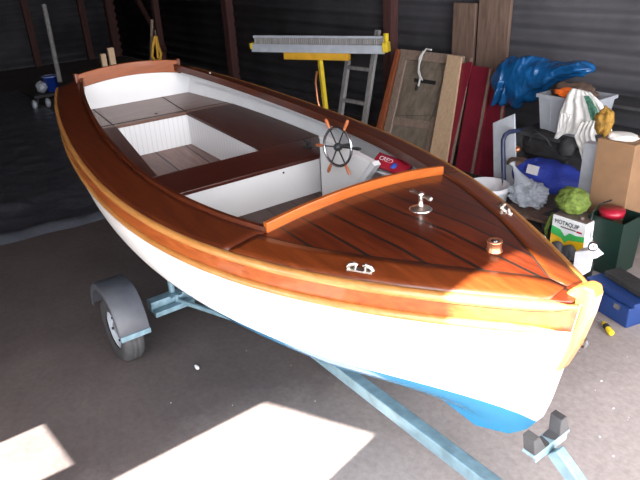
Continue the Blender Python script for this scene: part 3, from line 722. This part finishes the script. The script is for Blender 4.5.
for i in range(13):
    r = []
    for k in range(9):
        u = i/12; v = k/8; p = at(494+13*u-3*v, 82+22*v+2*math.sin(u*9), 3.80); p.y += .03*math.sin(u*11+v*3)+.02*noise.noise(Vector((u*5, v*5, 1))); r.append(p)
    rows.append(r)
b.grid(rows); obj('hanging_flap', b, 'tarp', ts, solid=.004)

# draped white cloths
def drape(rowsuv, y0, seed, folds, amp):
    """rowsuv: list of (v-left-uv, right-uv, y) rows"""
    rows = []
    NR = 22; NC = 34; K = len(rowsuv)-1
    for i in range(NR+1):
        f = i/NR*K; j = min(int(f), K-1); g = f-j
        a0, b0, ya = rowsuv[j]; a1, b1, yb_ = rowsuv[j+1]
        r = []
        for k in range(NC+1):
            w_ = k/NC
            lu = a0[0]+(a1[0]-a0[0])*g; lv = a0[1]+(a1[1]-a0[1])*g; ru = b0[0]+(b1[0]-b0[0])*g; rv = b0[1]+(b1[1]-b0[1])*g
            p = at(lu+(ru-lu)*w_, lv+(rv-lv)*w_, ya+(yb_-ya)*g)
            p.y += amp*min(1, .3+i/NR)*math.sin(w_*folds*2*math.pi+seed+.8*math.sin(i*.3)) + .012*noise.noise(Vector((w_*7, i*.3, seed)))
            r.append(p)
        rows.append(r)
    b = B(); b.grid(rows); return b
T1 = thing('draped_cloth', 'white cloth with a green print draped over the front of the crate', 'cloth', tuple(at(580, 135, 3.30)))
obj('cloth_sheet', drape([((572, 88), (590, 92), 3.42), ((566, 96), (602, 104), 3.36), ((560, 112), (611, 124), 3.33), ((556, 134), (612, 134), 3.32), ((553, 137), (600, 150), 3.32)][:4], 3.3, 1.0, 5, .012), 'cloth', T1, solid=.006)
b = B(); p0 = drape([((584, 96), (589, 96), 3.345), ((588, 108), (596, 107), 3.315), ((592, 122), (600, 120), 3.295)], 3.3, 1, 1, .004); obj('green_print', p0, 'print', T1, solid=.004)
T2 = thing('draped_cloth', 'crumpled plain white rag hanging below the printed cloth', 'cloth', tuple(at(585, 160, 3.2)))
obj('cloth_sheet', drape([((581, 122), (597, 120), 3.28), ((574, 136), (594, 135), 3.22), ((578, 148), (596, 149), 3.20), ((583, 160), (588, 160), 3.20)], 3.2, 2.0, 4, .016), 'cloth', T2, solid=.008)
# small spike of cloth
b = drape([((560, 112), (572, 115), 3.31), ((557, 132), (566, 132), 3.30), ((554, 138), (557, 139), 3.30)], 3.3, 3, 1, .004); obj('cloth_corner', b, 'cloth', T1, solid=.006)

# white panel with blue tube frame
wp = thing('leaning_sheet', 'plain white sheet leaning behind the blue tube frame', 'panel', tuple(at(504, 190, 3.15)))
P = [at(493, 123, 3.34), at(514, 114, 3.34), at(516, 190, 3.15), at(494, 195, 3.15)]
b = B(); b.prism(P, (0, .02, 0)); obj('panel_sheet', b, 'panel', wp)
tf = thing('tube_frame', 'bent dark blue tube frame in front of the white panel', 'frame', tuple(at(504, 195, 3.08)))
b = B(); b.tube([at(u, v, y) for u, v, y in [(504, 207, 3.04), (504, 190, 3.05), (503, 150, 3.10), (503, 140, 3.12), (505, 135, 3.14), (509, 132, 3.2), (515, 131, 3.3), (524, 130, 3.45)]], .022, 10); obj('tube', b, 'navy', tf)

# bags
sh2 = at(535, 210, 2.98)
pb = thing('wooden_plank', 'brown wooden plank lying under the blue bag', 'plank', (1.85, 3.0, .0))
b = B(); b.bar(at(508, 206, 2.9), at(560, 219, 2.9), .30, .03); obj('plank_top', b, 'timber', pb)
for u in (514, 553):
    p = at(u, 210, 2.95); b = B(); b.box((p.x, 2.97, (p.z-.02)/2), (.08, .22, max(.02, p.z-.03))); obj('plank_block', b, 'dgrey', pb)
bl = at(511, 172, 3.2); br = at(583, 180, 3.2); bm_ = at(545, 172, 3.2)
b = B(); rows = []
N1, N2 = 40, 28
for i in range(N1+1):
    u = i/N1; e = (1-abs(2*u-1)**3.2)**.5; r = []
    c = bl.lerp(br, u)
    for k in range(N2):
        a = 2*math.pi*k/N2; n1 = noise.noise(Vector((u*6, math.cos(a)*1.3, math.sin(a)*1.3+4)))
        r.append(Vector((c.x, 3.25+.17*e*(1+.2*n1)*math.cos(a), bm_.z-.075+.02*math.sin(u*3)+.155*e*(1+.18*n1)*math.sin(a))))
    rows.append(r)
b.grid(rows, True, True)
bag = thing('blue_bag', 'long blue fabric bag with a white label lying on the floor clutter', 'bag', (bm_.x, 3.25, .08)); obj('bag_body', b, 'blue', bag)
la = at(532, 170, 3.075); b = B(); b.box((la.x, 3.085, la.z), (.12, .012, .085), Matrix.Rotation(-.25, 3, 'X')); obj('bag_label', b, 'label', bag)
db = thing('black_bag', 'black holdall lying on top of the blue bag', 'bag', (at(545, 150, 3.45).x, 3.5, at(545, 165, 3.45).z))
p = at(545, 148, 3.45); b = B(); b.blob((p.x, 3.5, p.z+.01), (.31, .16, .15), .16, 1.6, 4, 9, flat=.12); obj('bag_body', b, 'black', db)
b = B(); b.tube([(p.x-.12, 3.36, p.z+.06), (p.x-.08, 3.33, p.z+.14), (p.x, 3.32, p.z+.17), (p.x+.08, 3.33, p.z+.14), (p.x+.12, 3.36, p.z+.06)], .012, 8); obj('bag_handle', b, 'dgrey', db)
p = at(566, 148, 3.35); b = B(); b.blob((p.x, 3.36, p.z), (.08, .08, .09), .2, 2, 3, 4); tag(obj('grey_pouch', b, 'dgrey'), 'dark grey pouch beside the black holdall', 'pouch')
p = at(520, 148, 3.35); b = B(); b.blob((p.x, 3.3, p.z), (.045, .045, .035), .2, 2, 3, 4); tag(obj('small_ball', b, 'copper'), 'small pinkish ball left of the black holdall', 'ball')
p = at(522, 162, 3.25); b = B(); b.blob((p.x, 3.22, p.z), (.13, .10, .05), .25, 2, 4, 12); tag(obj('brown_rag', b, 'brownc'), 'brown rag lying over the left end of the blue bag', 'rag')

# clear plastic bag
def clear():
    mt, t, bb = nt('clear_plastic'); N = t.nodes; K = t.links
    bb.inputs['Base Color'].default_value = (.62, .68, .75, 1); bb.inputs['Roughness'].default_value = .25; bb.inputs['Alpha'].default_value = .55
    return mt
M['clear'] = clear()
c = at(528, 194, 2.97); b = B(); b.blob((c.x, 2.97, c.z), (.185, .12, .125), .32, 2.6, 5, 21, flat=.11)
nk = at(512, 163, 3.0); b.tube([Vector((c.x-.03, 2.97, c.z+.05)), Vector((c.x-.09, 2.97, c.z+.10)), nk.lerp(c, .35), nk.lerp(c, .12), nk], [.10, .075, .035, .014, .035], 14)
tag(obj('plastic_bag', b, 'clear'), 'knotted translucent plastic bag slumped in front of the blue bag', 'bag')

# white bucket behind the deck edge
bt_ = at(488, 185, 2.85); rb_ = .205
bk2 = thing('white_bucket', 'open white plastic bucket just beyond the far deck edge', 'bucket', (bt_.x, 2.85, 0))
b = B(); zt = bt_.z+.01
b.lathe([(.001, .004), (rb_*.78, .004), (rb_*.98, zt-.05), (rb_, zt-.045), (rb_, zt), (rb_*.96, zt), (rb_*.76, .02), (.001, .02)], (bt_.x, 2.85, 0), (0, 0, 1), 36); obj('bucket_body', b, 'bucket', bk2)
b = B(); b.tube([Vector((bt_.x+rb_*1.02*math.cos(a), 2.85+rb_*.95*math.sin(a)*.55-.10, zt-.04-.11*abs(math.sin(a)))) for a in [math.pi+i*math.pi/16 for i in range(17)]], .005, 6); obj('bucket_handle', b, 'steel', bk2)

# white post
a = at(583, 150, 2.95); c = at(597, 150, 2.95); b = B(); b.box(((a.x+c.x)/2, 3.0, .42), (c.x-a.x, .10, .84)); tag(obj('white_post', b, 'panel', bevel=.008), 'short white post standing behind the green bundle', 'post')
# carton
a = at(596, 138, 2.72); zt = a.z
cb_ = thing('cardboard_box', 'tall brown cardboard box at the right edge of the clutter', 'box', (a.x+.16, 2.85, 0))
b = B(); b.box((a.x+.16, 2.87, zt/2), (.30, .28, zt)); obj('carton', b, 'card', cb_, bevel=.004)
b = B(); b.blob((a.x+.14, 2.85, zt+.01), (.12, .10, .03), .25, 2, 3, 3, flat=.015); tag(obj('white_paper', b, 'cloth'), 'crumpled white paper on top of the cardboard box', 'paper')
p = at(602, 122, 2.75); b = B(); b.blob((p.x-.01, 2.80, p.z-.01), (.07, .06, .11), .3, 1.8, 4, 8); tag(obj('ochre_glove', b, 'ochre'), 'ochre work glove beside the white rag, above the cardboard box', 'glove')

# oil can
YC = 2.35
A0 = at(553, 216, YC); A1 = at(587, 223, YC); wcan = (A1.x-A0.x)*1.02
cx_ = (A0.x+A1.x)/2; hcan = (A0.z+A1.z)/2
dcn = .20
can = thing('oil_can', 'rectangular white, green and yellow oil can with bold lettering beyond the bow', 'can', (cx_, YC+dcn/2, 0))
rz = Matrix.Rotation(-.0, 3, 'Z')
b = B(); b.box((cx_, YC+dcn/2, hcan/2), (wcan, dcn, hcan)); obj('can_body', b, 'canwhite', can, bevel=.008)
b = B(); b.box((cx_, YC+dcn/2, hcan+.004), (wcan-.012, dcn-.012, .01)); b.tube([(cx_+.07, YC+.05, hcan), (cx_+.07, YC+.05, hcan+.03)], .018, 12); obj('can_lid', b, 'canlid', can, bevel=.003)
hw = wcan/2-.004
def band(name, pts, mat, off):
    b = B(); b.prism([(cx_+x*hw, YC-off, hcan-z) for x, z in pts], (0, .0015, 0)); obj(name, b, mat, can)
band('yellow_band', [(-1, .155), (-.35, .175), (-.12, .205), (.1, .175), (1, .150), (1, .285), (-1, .285)], 'canyellow', .003)
band('green_band', [(-1, .090), (-.45, .105), (-.15, .150), (.12, .112), (.5, .118), (1, .105), (1, .150), (.1, .175), (-.12, .205), (-.35, .175), (-1, .155)], 'cangreen', .0035)
band('black_band', [(-1, .285), (1, .285), (1, hcan-.002), (-1, hcan-.002)], 'canblack', .003)
text('can_lettering', 'MOTAQUIP', .050, (cx_-.015, YC-.0035, hcan-.045), (1, 0, 0), (0, 0, 1), 'canblack', can, sx=wcan/.36)
b = B(); b.box((cx_+.0, YC-.0035, hcan-.080), (.13, .001, .010)); obj('can_stripe', b, 'canlid', can)
b = B(); b.box((cx_+.095, YC-.0035, hcan-.082), (.045, .001, .014)); obj('can_red_mark', b, 'red', can)
# green net ball
p = at(572, 206, YC+.12); b = B(); b.blob((p.x, YC+.12, hcan+.009+.095), (.135, .11, .105), .18, 2.2, 4, 2, flat=.095); tag(obj('green_bundle', b, 'green'), 'round yellow-green crumpled bundle on top of the oil can', 'bundle')
b = B(); b.tube([at(553, 213, 2.42), at(549, 222, 2.42), at(546, 229, 2.42), at(546, 236, 2.42), Vector((at(546, 250, 2.42).x, 2.42, .01))], [.012, .02, .018, .010, .008], 8); tag(obj('green_strap', b, 'green'), 'green strap hanging left of the oil can', 'strap')
# wheels
YW = 2.15
pa = at(551, 250, YW); pc = at(588, 250, YW); tz = at(563, 251, YW).z-.062
b = B(); b.box(((pa.x+pc.x)/2, 2.13, tz/2), (pc.x-pa.x, .28, tz)); tag(obj('low_black_box', b, 'black', bevel=.006), 'low black box on the floor under the two small wheels', 'box')
for (u, v, r, lb) in [(557, 250, .060, 'small black wheel, the left of two before the oil can'), (569, 252, .062, 'small black wheel with grey hub, the right of two before the oil can')]:
    p = at(u, v, YW); p.z = tz+r+.001
    t = thing('caster_wheel', lb, 'wheel', (p.x, YW, p.z-r), 'pair of small wheels before the oil can')
    b = B(); b.lathe([(.001, -.03), (r*.8, -.03), (r, -.02), (r, .02), (r*.8, .03), (.001, .03)], (p.x, YW, p.z), (.35, 1, 0), 24); obj('tyre', b, 'rubber', t)
    b = B(); b.lathe([(r*.5, -.034), (r*.42, -.038), (.001, -.036)], (p.x, YW, p.z), (.35, 1, 0), 16); obj('hub', b, 'dgrey' if u == 557 else 'fender', t)
# white box and tin
p = at(578, 243, 2.05); q2 = at(588, 247, 2.05); bz = at(575, 266, 2.05).z
b = B(); b.prism([q_+Vector((0, 0, tz-at(584, 268, 2.02).z)) for q_ in [at(576, 244, 2.02), at(590, 242, 2.02), at(598, 250, 2.02), at(587, 254, 2.02), at(584, 268, 2.02), at(573, 265, 2.02)]], (0, .10, 0)); tag(obj('white_elbow', b, 'bucket', bevel=.006), 'white plastic elbow piece beside the two black wheels', 'fitting')
p = at(593, 246, 1.98); b = B(); b.lathe([(.001, -.03), (.03, -.03), (.032, .03), (.02, .032), (.001, .028)], p, (.5, -1, .2), 16); tag(obj('steel_coupling', b, 'steel'), 'small metal coupling right of the white plastic elbow', 'fitting')
b = B(); p = at(541, 242, 2.3); b.lathe([(.001, 0), (.035, 0), (.045, .02), (.045, .09), (.03, .12), (.001, .12)], (p.x, 2.3, max(0, p.z-.07)), (0, 0, 1), 20); tag(obj('white_jar', b, 'bucket'), 'round white jar just left of the oil can', 'jar')
# dark green crate with wire
a = at(588, 214, 2.45); c = at(625, 222, 2.45)
gc = thing('green_crate', 'dark green plastic crate at the right edge of the clutter', 'crate', ((a.x+c.x)/2, 2.6, 0))
b = B(); hx = (c.x-a.x)/2; mx_ = (a.x+c.x)/2
b.grid([[Vector((mx_+sx_*hx*k_, 2.6+sy_*.15*k_, z)) for sx_, sy_ in ((-1, -1), (1, -1), (1, 1), (-1, 1))] for z, k_ in ((.01, .9), (a.z, 1.0), (a.z, .93), (.03, .84))], False, True)
b.box((mx_, 2.6, .015), (hx*1.8, .26, .02)); obj('crate_body', b, 'dgreen', gc, bevel=.004)
b = B(); b.tube([at(592, 240, 2.42), at(590, 225, 2.42), at(593, 212, 2.42), at(600, 204, 2.42), at(612, 200, 2.42)], .006, 6); obj('wire_handle', b, 'steel', gc)
p = at(603, 208, 2.55); b = B(); b.lathe([(.001, 0), (.09, 0), (.095, .05), (.001, .05)], (p.x+.05, 2.6, a.z-.02), (0, 0, 1), 20); tag(obj('red_tin', b, 'red'), 'red tin standing in the dark green crate', 'tin')
# blue toolbox
a = at(587, 262, 2.0); b0 = at(590, 292, 2.0)
tbx = thing('blue_toolbox', 'blue toolbox with a black lid on the floor by the bow', 'toolbox', (a.x+.22, 2.05, 0))
b = B(); b.box((a.x+.22, 2.05, .075), (.42, .22, .15), Matrix.Rotation(-.25, 3, 'Z')); obj('box_body', b, 'toolblue', tbx, bevel=.008)
b = B(); b.box((a.x+.24, 2.07, .17), (.43, .23, .04), Matrix.Rotation(-.25, 3, 'Z')); obj('box_lid', b, 'toolblue', tbx, bevel=.008)
for lx, ly in ((.12, 1.965), (.30, 1.92)):
    b = B(); b.box((a.x+lx, ly, .12), (.05, .012, .04), Matrix.Rotation(-.25, 3, 'Z')); obj('latch', b, 'steel', tbx)
b = B(); b.box((a.x+.27, 2.12, .215), (.36, .14, .045), Matrix.Rotation(-.32, 3, 'Z')); tag(obj('black_case', b, 'black', bevel=.01), 'flat black case lying on the lid of the blue toolbox', 'case')
# screwdriver
a = atz(592, 318, .02); c = atz(603, 322, .02); e = atz(612, 334, .02)
sd_ = thing('screwdriver', 'yellow and black handled screwdriver lying on the floor right of the stem', 'screwdriver', tuple(c))
b = B(); b.tube([a, c], .006, 8); obj('shaft', b, 'steel', sd_)
b = B(); b.tube([c, c.lerp(e, .15), c.lerp(e, .5), c.lerp(e, .95), e], [.010, .018, .018, .020, .012], 12); obj('handle', b, 'yellow', sd_)
b = B(); b.tube([c.lerp(e, .3), c.lerp(e, .55)], .0205, 12); obj('grip_band', b, 'black', sd_)

# ------------------------------------------------------------------ far left end
b = B(); a = at(47, 33, 3.0)
lp0 = Vector((-12.2, atz(48, 20, 2.0).y*0+2.4, 2.3))
def atx(u, v, x):
    k = _d + _r2*((u-320)/FPX) - _u2*((v-240)/FPX); return Vector((CX, CY, CZ)) + k*((x-CX)/k.x)
b = B(); b.tube([atx(44, 5, -8.3), atx(60, 82, -7.6)], .045, 10); tag(obj('grey_pipe', b, 'greywood'), 'pale grey pole leaning beyond the stern above the blue bucket', 'pole')
stz = thing('trestle', 'dark trestle carrying the blue bucket in the far left corner', 'trestle', (-7.9, 1.2, 0))
pz = atx(52, 91, -7.9); zt = pz.z
b = B(); b.box((-7.9, pz.y-.02, zt-.03), (.5, .75, .05)); obj('trestle_top', b, 'dgrey', stz)
for sx_ in (-1, 1):
    for sy_ in (-1, 1):
        b = B(); b.bar((-7.9+sx_*.15, pz.y-.02+sy_*.3, zt-.05), (-7.9+sx_*.25, pz.y-.02+sy_*.36, 0), .05, .05, (0, 1, 0)); obj('leg', b, 'dgrey', stz)
bb_ = thing('blue_bucket', 'blue plastic bucket standing on the trestle in the far left corner', 'bucket', tuple(pz))
b = B(); b.lathe([(.001, .0), (.10, .0), (.145, .26), (.155, .26), (.155, .28), (.135, .28), (.095, .01), (.001, .01)], pz+Vector((0, .02, 0)), (0, 0, 1), 28); obj('bucket_body', b, 'bucketblue', bb_)
b = B(); b.lathe([(.15, .275), (.158, .28), (.158, .29), (.14, .29)], pz+Vector((0, .02, 0)), (0, 0, 1), 28); obj('rim', b, 'railgrey', bb_)
p = atx(40, 80, -7.9); b = B(); b.blob(Vector((p.x, p.y, zt+.11)), (.09, .10, .11), .25, 2, 4, 6, flat=.11); tag(obj('grey_rag', b, 'railgrey'), 'pale grey rag left of the blue bucket', 'rag')
for (u, v, lb) in ((33, 98, 'pale bottle on the floor under the trestle, the left of two'), (47, 98, 'pale bottle on the floor under the trestle, the right of two')):
    p = atx(u, v, -7.3); b = B(); b.blob((p.x, p.y, .09), (.06, .05, .09), .2, 2, 3, 6, flat=.09); tag(obj('pale_jar', b, 'railgrey'), lb, 'bottle', 'pale bottles under the trestle')
for (u0, u1, vt, lb) in ((100, 105, 54, 'shorter of two pale wooden offcuts standing behind the transom'), (107, 113, 48, 'taller of two pale wooden offcuts standing behind the transom')):
    a = atx(u0, vt, -4.2); c = atx(u1, vt, -4.2); b = B(); b.box((-4.2, (a.y+c.y)/2, a.z/2), (.06, c.y-a.y, a.z)); tag(obj('wooden_offcut', b, 'pine', bevel=.004), lb, 'offcut')
a = atx(118, 57, -4.3); b = B(); b.tube([(-4.3, a.y, 0), (-4.35, a.y-.06, a.z)], .025, 8); tag(obj('short_pole', b, 'greywood'), 'thin grey stick right of the pale offcuts behind the transom', 'stick')
a = atx(151, 62, -6.5); c = atx(152, 20, -6.7)
b = B(); b.tube([ext(c, a, 0), c], .03, 8); tag(obj('pink_pole', b, 'frame'), 'thin reddish pole standing behind the right end of the transom', 'pole')
a = atx(158, 62, -6.3); c = atx(156, 40, -6.5); g0 = Vector((a.x, a.y, 0))
ys = thing('yellow_rope', 'yellow rope coil hanging on its stake behind the right end of the transom', 'rope', tuple(g0))
b = B(); b.tube([g0, atx(155, 30, -6.5)], .018, 8); obj('stake', b, 'timber', ys)
b = B(); b.tube([atx(u, v, -6.35) for u, v in [(155, 36), (153, 45), (152, 56), (155, 61), (160, 60), (161, 54), (158, 46), (156, 36)]], .028, 8); b.tube([atx(u, v, -6.32) for u, v in [(156, 38), (157, 48), (158, 58)]], .025, 8); obj('coil', b, 'amber', ys)

# black plastic sheeting on the floor, near edge crinkled
rows = []
x0, x1, y0, y1 = -9.5, -1.15, -2.2, .9
NX, NY = 150, 60
for i in range(NX+1):
    r = []
    for k in range(NY+1):
        u = i/NX; v = k/NY; y = y0+(y1-y0)*v
        xe_ = x1+.10*noise.noise(Vector((y*2, 0, 3)))+.30*(v-.5)*.6; x = x0+(xe_-x0)*u
        p = Vector((x*2.2, y*2.6, 1)); h = .020+.030*abs(noise.noise(p))+.022*abs(noise.noise(p*2.6))
        h += .045*math.exp(-((x-xe_+.10)/.10)**2)*(.55+noise.noise(Vector((y*5, x*5, 0))))
        h += .05*math.exp(-((x+2.3+.15*math.sin(y*2))/.16)**2)*(.6+.8*noise.noise(Vector((y*4, x*4, 0))))
        if i == NX: h = .003
        r.append(Vector((x, y, max(.003, h))))
    rows.append(r)
b = B(); b.grid(rows); tag(obj('plastic_sheeting', b, 'sheet'), 'wrinkled black plastic sheeting spread on the floor beside the stern', 'sheeting')
# chips and crumbs on the concrete
b = B(); rnd = random.Random(5)
for i in range(90):
    if i < 65: x = rnd.uniform(3.0, 4.4); y = rnd.uniform(.5, 2.4)
    else: x = rnd.uniform(1.8, 3.4); y = rnd.uniform(-1.2, .2)
    s = rnd.choice([.002, .002, .003, .006]); b.box((x, y, s*.4), (s*2, s*1.4, s*.8), Matrix.Rotation(rnd.uniform(0, 3), 3, 'Z'))
tag(obj('floor_chips', b, 'label'), 'scattered pale paint chips and crumbs on the concrete by the bow', 'debris', kind='stuff')
for i, (u, v, s_) in enumerate([(237, 371, .018)]):
    p = atz(u-40, v-4, .012); b = B(); b.blob((p.x, p.y, .012), (.025, .012, .012), .2, 2, 3, 1, flat=.012); tag(obj('paper_scrap', b, 'label'), 'small white scrap on the floor between mudguard and sunlit patch', 'scrap')

for o in list(SC.objects):
    if '_o' in o.keys(): del o['_o']
